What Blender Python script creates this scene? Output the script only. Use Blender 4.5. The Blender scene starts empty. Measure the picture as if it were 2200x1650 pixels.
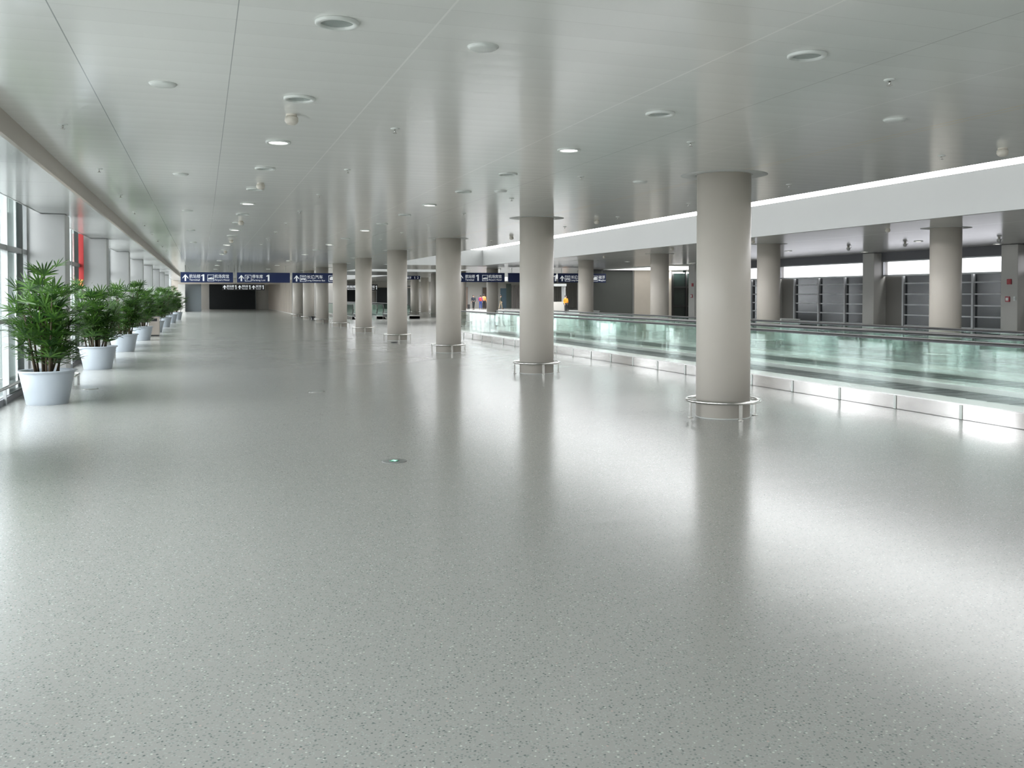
import bpy, bmesh, math, random
from mathutils import Vector, Matrix
random.seed(7)
PI = math.pi
scn = bpy.context.scene
col = scn.collection

# ------------------------------------------------------------------ camera
cam = bpy.data.cameras.new('camera'); camo = bpy.data.objects.new('camera', cam); col.objects.link(camo)
cam.sensor_fit = 'HORIZONTAL'; cam.sensor_width = 36.0
cam.lens = 2008.5 / 2200 * 36.0
cam.shift_y = -144.7 / 2200
cam.clip_end = 500
camo.location = (0, 0, 1.72)
camo.rotation_euler = (PI / 2 - .02322, 0, -.3194)
scn.camera = camo
# ------------------------------------------------------------------ colour management
scn.view_settings.view_transform = 'Standard'; scn.view_settings.look = 'None'
scn.view_settings.gamma = 1.0; scn.view_settings.use_curve_mapping = False
scn.view_settings.exposure = 0.18
# ------------------------------------------------------------------ world: bright overcast sky
SKY = 10.4
w = bpy.data.worlds.new('overcast_sky'); scn.world = w; w.use_nodes = True
nt = w.node_tree; nt.nodes.clear()
out = nt.nodes.new('ShaderNodeOutputWorld'); bg = nt.nodes.new('ShaderNodeBackground')
bg.inputs[0].default_value = (.965, .968, .985, 1); bg.inputs[1].default_value = SKY
nt.links.new(bg.outputs[0], out.inputs[0])
# daylight openings: portals only steer the sampling of the sky, they give no light
def portal(name, loc, rot, sx, sy):
    l = bpy.data.lights.new(name, 'AREA'); l.shape = 'RECTANGLE'; l.size = sx; l.size_y = sy
    l.cycles.is_portal = True
    o = bpy.data.objects.new(name, l); o.location = loc; o.rotation_euler = rot; col.objects.link(o); return o
portal('daylight_portal', (-3.3, 38, 1.8), (0, -PI / 2, 0), 3.6, 125)
portal('daylight_portal', (12.4, 42, 4.75), (0, 0, 0), 6.2, 134)
portal('daylight_portal', (26.2, 11, 2.78), (0, PI / 2, 0), .6, 70)
cy = scn.cycles
cy.use_denoising = True
cy.max_bounces = 10; cy.diffuse_bounces = 6; cy.glossy_bounces = 5; cy.transparent_max_bounces = 24
cy.transmission_bounces = 6
cy.sample_clamp_indirect = 6.0
cy.caustics_reflective = False; cy.caustics_refractive = False

# ================================================================== materials
def mat(name, c, rough=.5, metal=0., spec=.5, coat=0., var=.04, scale=3., bump=0., bscale=40., emit=None, es=0.):
    m = bpy.data.materials.new(name); m.use_nodes = True
    n = m.node_tree; p = n.nodes['Principled BSDF']
    p.inputs['Roughness'].default_value = rough; p.inputs['Metallic'].default_value = metal
    p.inputs['Specular IOR Level'].default_value = spec; p.inputs['Coat Weight'].default_value = coat
    p.inputs['Base Color'].default_value = (*c, 1)
    tc = n.nodes.new('ShaderNodeTexCoord')
    if var > 0:
        no = n.nodes.new('ShaderNodeTexNoise'); no.inputs['Scale'].default_value = scale
        no.inputs['Detail'].default_value = 3
        n.links.new(tc.outputs['Object'], no.inputs['Vector'])
        mx = n.nodes.new('ShaderNodeMix'); mx.data_type = 'RGBA'
        mx.inputs[6].default_value = (*[v * (1 - var) for v in c], 1)
        mx.inputs[7].default_value = (*[min(1, v * (1 + var)) for v in c], 1)
        n.links.new(no.outputs['Fac'], mx.inputs[0]); n.links.new(mx.outputs[2], p.inputs['Base Color'])
    if bump > 0:
        nb = n.nodes.new('ShaderNodeTexNoise'); nb.inputs['Scale'].default_value = bscale
        n.links.new(tc.outputs['Object'], nb.inputs['Vector'])
        b = n.nodes.new('ShaderNodeBump'); b.inputs['Strength'].default_value = bump; b.inputs['Distance'].default_value = .01
        n.links.new(nb.outputs['Fac'], b.inputs['Height']); n.links.new(b.outputs[0], p.inputs['Normal'])
    if emit:
        p.inputs['Emission Color'].default_value = (*emit, 1); p.inputs['Emission Strength'].default_value = es
    return m

def glass(name, tint, refl=1.0, rough=0.0):
    m = bpy.data.materials.new(name); m.use_nodes = True; n = m.node_tree; n.nodes.clear()
    o = n.nodes.new('ShaderNodeOutputMaterial'); mix = n.nodes.new('ShaderNodeMixShader')
    t = n.nodes.new('ShaderNodeBsdfTransparent'); t.inputs[0].default_value = (*tint, 1)
    g = n.nodes.new('ShaderNodeBsdfGlossy'); g.inputs['Roughness'].default_value = rough
    g.inputs['Color'].default_value = (.9, 1, .96, 1)
    lw = n.nodes.new('ShaderNodeLayerWeight'); lw.inputs['Blend'].default_value = .5
    pw = n.nodes.new('ShaderNodeMath'); pw.operation = 'POWER'; pw.inputs[1].default_value = 5
    ma = n.nodes.new('ShaderNodeMath'); ma.operation = 'MULTIPLY_ADD'; ma.inputs[1].default_value = .9 * refl; ma.inputs[2].default_value = .045 * refl
    n.links.new(lw.outputs['Facing'], pw.inputs[0]); n.links.new(pw.outputs[0], ma.inputs[0])
    n.links.new(ma.outputs[0], mix.inputs[0]); n.links.new(t.outputs[0], mix.inputs[1]); n.links.new(g.outputs[0], mix.inputs[2])
    n.links.new(mix.outputs[0], o.inputs[0]); return m

def floor_material():
    m = bpy.data.materials.new('flecked_rubber_floor'); m.use_nodes = True; n = m.node_tree; L = n.links.new
    p = n.nodes['Principled BSDF']; tc = n.nodes.new('ShaderNodeTexCoord')
    base = (.352, .354, .333)
    cur = n.nodes.new('ShaderNodeRGB'); cur.outputs[0].default_value = (*base, 1); cur = cur.outputs[0]
    def flecks(scale, thr, lo, c, cur, off):
        mp = n.nodes.new('ShaderNodeMapping'); mp.inputs['Location'].default_value = (off, off * .7, 0)
        mp.inputs['Rotation'].default_value = (0, 0, off)
        L(tc.outputs['Object'], mp.inputs[0])
        v = n.nodes.new('ShaderNodeTexVoronoi'); v.inputs['Scale'].default_value = scale; L(mp.outputs[0], v.inputs['Vector'])
        lt = n.nodes.new('ShaderNodeMath'); lt.operation = 'LESS_THAN'; lt.inputs[1].default_value = thr; L(v.outputs['Distance'], lt.inputs[0])
        sp = n.nodes.new('ShaderNodeSeparateColor'); L(v.outputs['Color'], sp.inputs[0])
        l2 = n.nodes.new('ShaderNodeMath'); l2.operation = 'GREATER_THAN'; l2.inputs[1].default_value = lo; L(sp.outputs[0], l2.inputs[0])
        mu = n.nodes.new('ShaderNodeMath'); mu.operation = 'MULTIPLY'; L(lt.outputs[0], mu.inputs[0]); L(l2.outputs[0], mu.inputs[1])
        mx = n.nodes.new('ShaderNodeMix'); mx.data_type = 'RGBA'; L(mu.outputs[0], mx.inputs[0]); L(cur, mx.inputs[6]); mx.inputs[7].default_value = (*c, 1)
        return mx.outputs[2]
    cur = flecks(70, .36, .45, (.24, .262, .25), cur, .3)
    cur = flecks(80, .34, .5, (.39, .41, .39), cur, 1.7)
    cur = flecks(48, .24, .72, (.13, .155, .15), cur, 2.9)
    cur = flecks(44, .22, .74, (.58, .60, .56), cur, 4.1)
    cur = flecks(30, .16, .93, (.50, .40, .37), cur, 5.3)
    L(cur, p.inputs['Base Color'])
    # rolled and polished surface: gloss and slope change softly over a metre or so
    no = n.nodes.new('ShaderNodeTexNoise'); no.inputs['Scale'].default_value = .55; no.inputs['Detail'].default_value = 3
    L(tc.outputs['Object'], no.inputs['Vector'])
    mr = n.nodes.new('ShaderNodeMapRange'); mr.inputs[3].default_value = .17; mr.inputs[4].default_value = .235
    L(no.outputs['Fac'], mr.inputs[0]); L(mr.outputs[0], p.inputs['Roughness'])
    p.inputs['Specular IOR Level'].default_value = .62
    nb = n.nodes.new('ShaderNodeTexNoise'); nb.inputs['Scale'].default_value = 26; nb.inputs['Detail'].default_value = 2
    L(tc.outputs['Object'], nb.inputs['Vector'])
    b = n.nodes.new('ShaderNodeBump'); b.inputs['Strength'].default_value = .10; b.inputs['Distance'].default_value = .004
    L(nb.outputs['Fac'], b.inputs['Height'])
    # long low undulations across the rolls
    m3 = n.nodes.new('ShaderNodeMapping'); m3.inputs['Scale'].default_value = (.35, 2.6, 1); L(tc.outputs['Object'], m3.inputs[0])
    n3 = n.nodes.new('ShaderNodeTexNoise'); n3.inputs['Scale'].default_value = 1.0; n3.inputs['Detail'].default_value = 3; L(m3.outputs[0], n3.inputs['Vector'])
    b3 = n.nodes.new('ShaderNodeBump'); b3.inputs['Strength'].default_value = .35; b3.inputs['Distance'].default_value = .006
    L(n3.outputs['Fac'], b3.inputs['Height']); L(b.outputs[0], b3.inputs['Normal']); L(b3.outputs[0], p.inputs['Normal'])
    return m

def ceiling_material(name, c, rough, seams=(), plank=.3):
    """lacquered metal planks running across the hall, joint strips along it"""
    m = bpy.data.materials.new(name); m.use_nodes = True; n = m.node_tree; L = n.links.new
    p = n.nodes['Principled BSDF']; tc = n.nodes.new('ShaderNodeTexCoord'); sp = n.nodes.new('ShaderNodeSeparateXYZ')
    L(tc.outputs['Object'], sp.inputs[0])
    def M(op, a, b=None, c2=None):
        k = n.nodes.new('ShaderNodeMath'); k.operation = op
        for i, v in enumerate((a, b, c2)):
            if v is None: continue
            if isinstance(v, (int, float)): k.inputs[i].default_value = v
            else: L(v, k.inputs[i])
        return k.outputs[0]
    # plank number -> slight tone and tilt differences
    t = M('DIVIDE', sp.outputs['Y'], plank); idx = M('FLOOR', t); fr = M('FRACT', t)
    wn = n.nodes.new('ShaderNodeTexWhiteNoise'); wn.noise_dimensions = '1D'; L(idx, wn.inputs['W'])
    tone = M('MULTIPLY_ADD', wn.outputs['Value'], .03, .985)
    groove = M('LESS_THAN', fr, .018)
    gd = M('MULTIPLY_ADD', groove, -.14, 1.0)
    tone = M('MULTIPLY', tone, gd)
    mx = n.nodes.new('ShaderNodeMix'); mx.data_type = 'RGBA'; mx.blend_type = 'MULTIPLY'; mx.inputs[0].default_value = 1
    mx.inputs[6].default_value = (*c, 1)
    cb = n.nodes.new('ShaderNodeCombineColor'); [L(tone, cb.inputs[i]) for i in range(3)]
    L(cb.outputs[0], mx.inputs[7]); cur = mx.outputs[2]
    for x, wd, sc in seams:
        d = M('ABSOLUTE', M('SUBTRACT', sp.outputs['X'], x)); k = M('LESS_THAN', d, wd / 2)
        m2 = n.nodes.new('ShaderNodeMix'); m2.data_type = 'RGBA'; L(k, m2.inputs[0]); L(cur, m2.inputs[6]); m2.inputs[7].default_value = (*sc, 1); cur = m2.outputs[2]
    L(cur, p.inputs['Base Color'])
    p.inputs['Roughness'].default_value = rough; p.inputs['Specular IOR Level'].default_value = .6
    # each plank bows a little, so reflections smear lengthwise
    bow = M('MULTIPLY', M('SINE', M('MULTIPLY', fr, PI)), .5)
    bow = M('ADD', bow, M('MULTIPLY', wn.outputs['Value'], .3))
    b = n.nodes.new('ShaderNodeBump'); b.inputs['Strength'].default_value = .25; b.inputs['Distance'].default_value = .004
    L(bow, b.inputs['Height']); L(b.outputs[0], p.inputs['Normal'])
    return m

M_FLOOR = floor_material()
PAL, DRK, GOLD = (.95, .95, .92), (.42, .44, .43), (.90, .80, .60)  # pale and dark joint tones put the light on the seams into colour
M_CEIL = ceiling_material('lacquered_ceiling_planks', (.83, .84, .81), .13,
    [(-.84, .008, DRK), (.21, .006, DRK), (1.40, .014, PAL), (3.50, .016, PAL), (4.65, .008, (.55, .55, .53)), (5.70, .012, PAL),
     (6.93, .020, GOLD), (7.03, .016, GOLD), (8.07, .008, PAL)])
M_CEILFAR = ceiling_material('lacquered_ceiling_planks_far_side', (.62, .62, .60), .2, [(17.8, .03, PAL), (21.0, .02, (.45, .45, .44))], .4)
M_SOFF = ceiling_material('pale_soffit_panels', (.62, .635, .625), .18, [], 1.9443)
M_COL = mat('warm_grey_column_paint', (.55, .51, .455), .42, spec=.35, var=.02)
M_SEALSHADE = mat('grey_seal_and_recess_shade', (.50, .51, .49), .5)
M_WHITE = mat('white_plaster', (.80, .82, .80), .6, var=.02)
M_WALLGREY = mat('warm_grey_wall_panel', (.46, .45, .42), .5)
M_PILLAR = mat('pale_grey_pillar_panel', (.56, .565, .555), .35)
M_BEIGE = mat('beige_trim_metal', (.42, .37, .32), .4)
M_STEEL = mat('brushed_stainless_steel', (.74, .71, .69), .15, metal=1, var=.08, scale=8)
M_CHROME = mat('polished_stainless_tube', (.58, .57, .54), .2, metal=1, var=.02)
M_RUBBER = mat('black_handrail_rubber', (.022, .02, .018), .32)
M_DECK = mat('satin_aluminium_deck', (.80, .79, .77), .26, metal=.55, var=.03)
M_BELT = mat('dark_ribbed_pallet', (.03, .033, .034), .6, spec=.25)
M_GREEN = glass('green_tinted_balustrade_glass', (.950, .977, .966), 1.25)
M_WIN = glass('clear_window_glass', (.95, .975, .985), .8)
M_FROST = glass('frosted_clerestory_glass', (.50, .50, .515), .5)
M_SKYL = glass('clear_skylight_glass', (.48, .482, .48), .3)
M_ADDSKY = glass('added_hall_rooflight_glass', (.72, .72, .72), .3)
M_SLATE = mat('dark_slate_facade_panel', (.055, .065, .085), .3)
M_SLATE2 = mat('grey_facade_fin', (.20, .22, .22), .35)
M_FRAME = mat('grey_aluminium_frame', (.36, .37, .37), .35, metal=.4)
M_DGLASS = mat('dark_grey_door_panel', (.030, .033, .036), .16, spec=.5, var=.25, scale=1.5)
M_BAR = mat('pale_grey_door_rail', (.50, .51, .52), .4)
M_BROWN = mat('taupe_reveal_panel', (.17, .16, .145), .5)
M_DARK = mat('near_black_shutter', (.022, .026, .028), .6, spec=.25)
M_GREYSH = mat('dark_grey_green_shutter', (.11, .12, .112), .6, spec=.3)
M_LINTEL = mat('dark_lintel', (.12, .12, .13), .5)
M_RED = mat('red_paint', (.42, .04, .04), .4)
M_ORANGE = mat('orange_reflection_tone', (.85, .30, .10), .5)
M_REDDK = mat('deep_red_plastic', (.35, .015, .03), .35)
M_NAVY = mat('navy_sign_panel', (.018, .035, .125), .35, var=.02)
M_BLACK = mat('black_plastic', (.012, .012, .013), .45)
M_LETTER = mat('white_lettering', (.8, .83, .85), .5, var=0, emit=(.9, .95, 1), es=.35)
M_LAMP = mat('lit_lamp_diffuser', (.9, .9, .88), .5, var=0, emit=(1, .97, .92), es=5.0)
M_STRIP = mat('lit_strip_diffuser', (.9, .9, .88), .5, var=0, emit=(1, .98, .95), es=70.0)
M_UNLIT = mat('unlit_lamp_glass', (.30, .34, .32), .25, var=0)
M_RIM = mat('white_lamp_rim', (.72, .75, .72), .3, var=0)
M_PLASTIC = mat('ivory_plastic', (.66, .62, .55), .35, var=0)
M_POT = mat('pale_grey_glazed_planter', (.37, .41, .45), .32, var=.02)
M_SOIL = mat('dark_potting_soil', (.05, .038, .028), .9, var=.3, scale=30)
M_CANE = mat('brown_fibrous_cane', (.055, .040, .022), .8, var=.35, scale=20)
M_SKIN = mat('skin', (.48, .30, .21), .5)
M_HAIR = mat('black_hair', (.012, .010, .009), .5)
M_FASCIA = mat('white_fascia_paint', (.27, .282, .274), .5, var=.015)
def leaf_material(name, c1, c2):
    m = bpy.data.materials.new(name); m.use_nodes = True; n = m.node_tree; L = n.links.new
    p = n.nodes['Principled BSDF']; g = n.nodes.new('ShaderNodeNewGeometry')
    r = n.nodes.new('ShaderNodeValToRGB'); r.color_ramp.elements[0].color = (*c1, 1); r.color_ramp.elements[1].color = (*c2, 1)
    L(g.outputs['Random Per Island'], r.inputs[0]); L(r.outputs[0], p.inputs['Base Color'])
    p.inputs['Roughness'].default_value = .38
    tr = n.nodes.new('ShaderNodeBsdfTranslucent'); L(r.outputs[0], tr.inputs[0])
    mx = n.nodes.new('ShaderNodeMixShader'); mx.inputs[0].default_value = .25
    o = n.nodes['Material Output']; L(p.outputs[0], mx.inputs[1]); L(tr.outputs[0], mx.inputs[2]); L(mx.outputs[0], o.inputs[0])
    return m
M_LEAF = leaf_material('palm_leaf', (.010, .040, .010), (.085, .19, .028))

# ================================================================== mesh helpers
class MB:
    def __init__(s): s.bm = bmesh.new()
    def box(s, x0, x1, y0, y1, z0, z1, bev=0.):
        r = bmesh.ops.create_cube(s.bm, size=1)['verts']
        for v in r:
            v.co = Vector(((x0 + x1) / 2 + v.co.x * (x1 - x0), (y0 + y1) / 2 + v.co.y * (y1 - y0), (z0 + z1) / 2 + v.co.z * (z1 - z0)))
        if bev > 0:
            es = {e for v in r for e in v.link_edges}
            bmesh.ops.bevel(s.bm, geom=list(es), offset=bev, segments=2, affect='EDGES')
        return s
    def cyl(s, x, y, z0, z1, r0, r1=None, seg=32):
        r1 = r0 if r1 is None else r1
        return s.lathe([(r0, z0), (r1, z1)], x, y, seg)
    def lathe(s, prof, x=0, y=0, seg=32, caps=True, smooth=True):
        rings = []
        for r, z in prof:
            rings.append([s.bm.verts.new((x + r * math.cos(2 * PI * i / seg), y + r * math.sin(2 * PI * i / seg), z)) for i in range(seg)])
        for a, b in zip(rings, rings[1:]):
            for i in range(seg):
                f = s.bm.faces.new((a[i], a[(i + 1) % seg], b[(i + 1) % seg], b[i])); f.smooth = smooth
        if caps:
            s.bm.faces.new(rings[0][::-1]); s.bm.faces.new(rings[-1])
        return s
    def tube(s, pts, rad, seg=10, closed=False, flat=1.0):
        pts = [Vector(p) for p in pts]; n = len(pts); rings = []
        rads = rad if isinstance(rad, (list, tuple)) else [rad] * n
        prev = None
        for i, p in enumerate(pts):
            if closed: t = pts[(i + 1) % n] - pts[i - 1]
            else: t = pts[min(i + 1, n - 1)] - pts[max(i - 1, 0)]
            t.normalize()
            up = Vector((0, 0, 1)) if abs(t.z) < .95 else Vector((0, 1, 0))
            if prev is not None and abs(t.z) >= .95: up = prev
            a = t.cross(up).normalized(); b = a.cross(t).normalized(); prev = b if abs(t.z) < .95 else up
            rings.append([s.bm.verts.new(p + (a * math.cos(2 * PI * k / seg) + b * math.sin(2 * PI * k / seg) * flat) * rads[i]) for k in range(seg)])
        m = n if closed else n - 1
        for i in range(m):
            A, B = rings[i], rings[(i + 1) % n]
            for k in range(seg):
                f = s.bm.faces.new((A[k], A[(k + 1) % seg], B[(k + 1) % seg], B[k])); f.smooth = True
        if not closed:
            s.bm.faces.new(rings[0][::-1]); s.bm.faces.new(rings[-1])
        return s
    def poly(s, pts, th_axis, th):
        """flat outline extruded by th along axis"""
        d = Vector(th_axis) * th
        a = [s.bm.verts.new(Vector(p)) for p in pts]; b = [s.bm.verts.new(Vector(p) + d) for p in pts]
        s.bm.faces.new(a); s.bm.faces.new(b[::-1]); n = len(a)
        for i in range(n): s.bm.faces.new((a[i], b[i], b[(i + 1) % n], a[(i + 1) % n]))
        return s
    def mesh(s, name, m):
        bmesh.ops.recalc_face_normals(s.bm, faces=s.bm.faces)
        me = bpy.data.meshes.new(name); s.bm.to_mesh(me); s.bm.free()
        for mm in (m if isinstance(m, (list, tuple)) else [m]): me.materials.append(mm)
        return me
    def build(s, name, m, parent=None, loc=None, **props):
        o = bpy.data.objects.new(name, s.mesh(name, m)); col.objects.link(o)
        if loc is not None: o.location = loc
        if parent is not None: o.parent = parent
        for k, v in props.items():
            if v: o[k] = v
        return o
def struct(name, mb, m, parent=None, **k): return mb.build(name, m, parent, kind='' if parent else 'structure', **k)
def thing(name, label, cat, loc=(0, 0, 0), rz=0, group=None):
    o = bpy.data.objects.new(name, None); o.empty_display_size = .2; col.objects.link(o)
    o.location = loc; o.rotation_euler = (0, 0, rz); o['label'] = label; o['category'] = cat
    if group: o['group'] = group
    return o
def dup(root, loc, rz=None, label=None, group=None, scale=None):
    r = root.copy(); col.objects.link(r); r.location = loc
    if rz is not None: r.rotation_euler = (0, 0, rz)
    if scale is not None: r.scale = scale if hasattr(scale, '__len__') else (scale,) * 3
    if label: r['label'] = label
    if group: r['group'] = group
    for ch in list(root.children):
        c = ch.copy(); col.objects.link(c); c.parent = r
        for g in list(ch.children):
            d = g.copy(); col.objects.link(d); d.parent = c
    return r
ORD = ['nearest', 'second', 'third', 'fourth', 'fifth', 'sixth', 'seventh', 'eighth', 'ninth', 'tenth', 'eleventh', 'twelfth']

# ================================================================== setting
H = 3.406            # ceiling
S = 7.777            # bay length
Y0, YF = -24.0, 118.0 # back and far end
struct('floor', MB().box(-3.6, 50, Y0, YF + .5, -.2, 0), M_FLOOR)
ZT = .12
# ceiling around the skylight wells
VX0, VX1, VZ = 9.5, 15.25, 4.24
c = MB()
c.box(-1.72, VX0, Y0, YF, H, H + ZT)
c.box(VX0, VX1 + .1, 51.6, 60.7, H, H + ZT); c.box(VX0, VX1 + .1, 66.8, 79.6, H, H + ZT); c.box(VX0, VX1 + .1, 108.1, YF, H, H + ZT)
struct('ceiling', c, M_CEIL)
c = MB()
c.box(VX1 + .1, 24.9, Y0, 60.7, H, H + ZT); c.box(24.9, 26.2, Y0, 45.2, H, H + ZT)
def slab(pts): c.poly([(x, y, H) for x, y in pts], (0, 0, 1), ZT)
XB = lambda y: 34.8 + (y - 57.0) * 15.2 / 61.0
slab([(17.3, 60.7), (XB(60.7), 60.7), (XB(66.8), 66.8), (17.3, 66.8)]); slab([(VX1 + .1, 66.8), (26.9, 66.8), (26.9, YF), (VX1 + .1, YF)]); slab([(35.1, 66.8), (XB(66.8), 66.8), (XB(YF), YF), (35.1, YF)]); slab([(26.9, 66.8), (35.1, 66.8), (35.1, 72), (26.9, 72)]); slab([(26.9, 114.1), (35.1, 114.1), (35.1, YF), (26.9, YF)])
struct('ceiling', c, M_CEILFAR)
struct('ceiling', MB().poly([(24.9, 45.2, H), (25.42, 45.2, H), (34.8, 57, H), (XB(60.7), 60.7, H), (24.9, 60.7, H)], (0, 0, 1), ZT), M_WHITE)
struct('ceiling', MB().box(-2.78, -1.76, Y0, 100.2, 3.2, 3.2 + ZT), M_SOFF)
struct('ceiling', MB().box(-3.6, -2.78, Y0, 100.2, 3.62, 3.74), M_WHITE)
struct('trim_1', MB().box(-2.80, -2.765, Y0, 100.2, 3.2, 3.62), M_WHITE)
struct('trim_2', MB().box(-1.76, -1.715, Y0, 100.2, 3.19, H + .02), M_BEIGE)
# skylight wells: white fascias and glazed tops
def well(y0, y1, x0, x1, idx, top=VZ, gl=None):
    struct('trim_%d' % idx, MB().box(x1, x1 + .1, y0, y1 + .1, H - .004, top + .06).box(x0 - .1, x0, y0, y1 + .1, H + ZT, top + .06)
           .box(x0, x1, y1, y1 + .1, H - .004, top + .06).box(x0, x1, y0 - .1, y0, H + ZT, top + .06), M_FASCIA)
    f = MB(); y = y0
    while y <= y1 + .01:
        f.box(x0, x1, y - .03, y + .03, top + .30, top + .38); y += (y1 - y0) / max(1, round((y1 - y0) / 4.0))
    wn = f.build('window_%d' % idx, M_WHITE, kind='structure')
    MB().box(x0 - .1, x1 + .1, y0 - .1, y1 + .1, top + .40, top + .42).build('pane', gl or M_SKYL, wn)
well(Y0 + .1, 51.5, VX0, VX1, 3)
well(60.7, 66.7, VX0, 17.2, 4, H + .35)
well(79.6, 108, VX0, VX1, 5)
well(72, 114, 27, 35, 9, H + .5, M_ADDSKY)  # unseen rooflight added to brighten the far right of the hall

# ---------------------------------------------------------------- left wall: pillars, windows
WX = -3.05
PF = [18.8 + S * k for k in range(-5, 8)]
for i, y in enumerate(PF):
    struct('wall_left_pillar', MB().box(-3.3, -2.38, y, y + .62, 0, 3.2 if False else 3.19, .006), M_PILLAR)
    MB().box(-3.3, -2.782, y, y + .62, 3.19, 3.62).build('wall_left_pillar', M_PILLAR, kind='structure')
edges = [(Y0, PF[0])] + [(PF[i] + .62, PF[i + 1]) for i in range(len(PF) - 1)] + [(PF[-1] + .62, 100)]
for i, (a, b) in enumerate(edges):
    f = MB()
    for z0, z1 in ((0, .10), (1.26, 1.33), (2.44, 2.53), (3.54, 3.62)):
        f.box(WX - .04, WX + .04, a, b, z0, z1)
    ys = [b - .02, b - .45, b - 1.80, a + .03] + [b - 1.8 - k * 1.45 for k in range(1, 4) if b - 1.8 - k * 1.45 > a + .3]
    if b > 99: ys = [a + .03 + k * 1.45 for k in range(int((b - a) / 1.45) + 1)]
    for y in ys: f.box(WX - .05, WX + .05, y - .025, y + .025, 0, 3.6)
    wn = f.build('window_%d' % (10 + i), M_FRAME, kind='structure')
    MB().box(WX - .008, WX + .004, a, b, .1, 3.56).build('pane', M_WIN, wn)
    if b < 99:
        MB().box(WX - .20, WX - .08, b - 1.36, b - .50, 0, 3.6).build('dark_panel', M_SLATE, wn)
        MB().box(WX - .20, WX - .06, b - 1.80, b - 1.36, 0, 3.6).build('grey_fin', M_SLATE2, wn)
struct('wall_left', MB().box(-3.3, -3.1, Y0 - .3, Y0 + .0, 0, 3.6), M_PILLAR)
# pavement outside the windows
struct('ground_outside', MB().box(-40, -3.6, -30, 130, -.25, -.05), mat('pale_concrete_paving', (.32, .32, .31), .8))

# ---------------------------------------------------------------- right wall
PY = [45.55, 38.3, 31.23, 24.3, 17.35, 10.4, 3.4, -3.6, -10.6, -17.5]
struct('wall_right', MB().box(25.78, 26.1, Y0, 45.2, 3.07, H), M_LINTEL)
for i, y in enumerate(PY):
    struct('wall_right_pillar', MB().box(25.42, 26.1, y - .34, y + .34, 0, H - .02, .008), M_WALLGREY)
for i in range(len(PY)):
    b = PY[i] - .34; a = (PY[i + 1] + .34) if i + 1 < len(PY) else Y0
    struct('wall_right_reveal', MB().box(26.0, 26.15, b - .95, b, 0, 2.5), M_BROWN)
    wn = MB().box(25.82, 25.92, a, b, 2.46, 2.52).box(25.82, 25.92, a, b, 3.03, 3.07).box(25.82, 25.92, a, a + .05, 2.5, 3.05).box(25.82, 25.92, b - .05, b, 2.5, 3.05).build('window_%d' % (30 + i), M_FRAME, kind='structure')
    MB().box(25.86, 25.872, a, b, 2.52, 3.03).build('pane', M_FROST, wn)
    d = MB().box(26.06, 26.12, a, b - .95, 0, 2.5).build('door_%d' % (1 + i), M_DGLASS, kind='structure')
    r = MB()
    for z in (.12, .53, .94, 1.34, 1.75, 2.17): r.box(26.0, 26.06, a, b - .95, z - .025, z + .025)
    r.build('cross_rail', M_BAR, d)
    r = MB(); n = max(1, round((b - .95 - a) / 2.1))
    for k in range(n + 1):
        y = a + .04 + (b - 1.03 - a) * k / n; r.box(25.96, 26.06, y - .045, y + .045, 0, 2.5)
    r.build('stile', M_BAR, d)
# back wall
struct('wall_back', MB().box(-3.6, 26.2, Y0 - .3, Y0, 0, 4.8), M_WALLGREY)

# ---------------------------------------------------------------- recess on the right beyond the doors (back wall at Y 57)
struct('wall_recess', MB().box(24.9, 24.95, 60.55, 60.7, 0, H), M_WALLGREY)
RW = 57.0
M_RECESS = mat('warm_light_wall_panel', (.55, .51, .45), .5)
def panel(name, x0, x1, z0, z1, y, m, th=.12, **k): return MB().box(x0, x1, y, y + th, z0, z1).build(name, m, **k)
struct('wall_recess', MB().box(27.45, 28.72, RW - .1, RW + .3, 0, H), M_RECESS)
struct('wall_recess', MB().box(28.86, 30.3, RW, RW + .3, 0, H), M_RECESS)
struct('wall_recess', MB().box(28.72, 28.86, RW + .1, RW + .3, 0, H), M_DARK)
struct('wall_recess', MB().box(24.45, 27.45, RW + .2, RW + .4, 3.3, H), M_LINTEL)
def slatted(name, x0, x1, z0, z1, y, m, pitch, label, cat, group=None, frame=M_FRAME):
    t = thing(name, label, cat, ((x0 + x1) / 2, y, 0), 0, group)
    b = MB(); z = z0; xc = (x0 + x1) / 2
    while z < z1 - .01:
        b.box(x0 - xc, x1 - xc, .02, .05, z, min(z1, z + pitch * .92)); b.box(x0 - xc, x1 - xc, .035, .05, z + pitch * .92, min(z1, z + pitch)); z += pitch
    b.build('curtain', m, t)
    MB().box(x0 - xc - .06, x0 - xc, -.02, .08, 0, z1).build('guide_rail', frame, t)
    MB().box(x1 - xc, x1 - xc + .06, -.02, .08, 0, z1).build('guide_rail', frame, t)
    return t
slatted('roller_shutter', 24.52, 27.38, 0, 3.3, RW, M_GREYSH, .11, 'wide dark grey-green roller shutter behind the right-hand hanging sign', 'shutter')
t = thing('added_ceiling_glow', 'long glowing white sheet added for the overbright ceiling of the recess with the grey-green shutter', 'ceiling light', (25.1, 49, H - .04))  # glowing sheet added where the white recess ceiling is overbright
MB().box(0, 4.6, 0, 7.6, 0, .036).build('diffuser', mat('white_ceiling_glow', (.8, .8, .8), .5, var=0, emit=(1, .98, .96), es=1.3), t)
MB().box(-.05, 0, -.05, 7.65, -.01, .038).box(4.6, 4.65, -.05, 7.65, -.01, .038).build('edge_frame', M_RIM, t)
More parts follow.
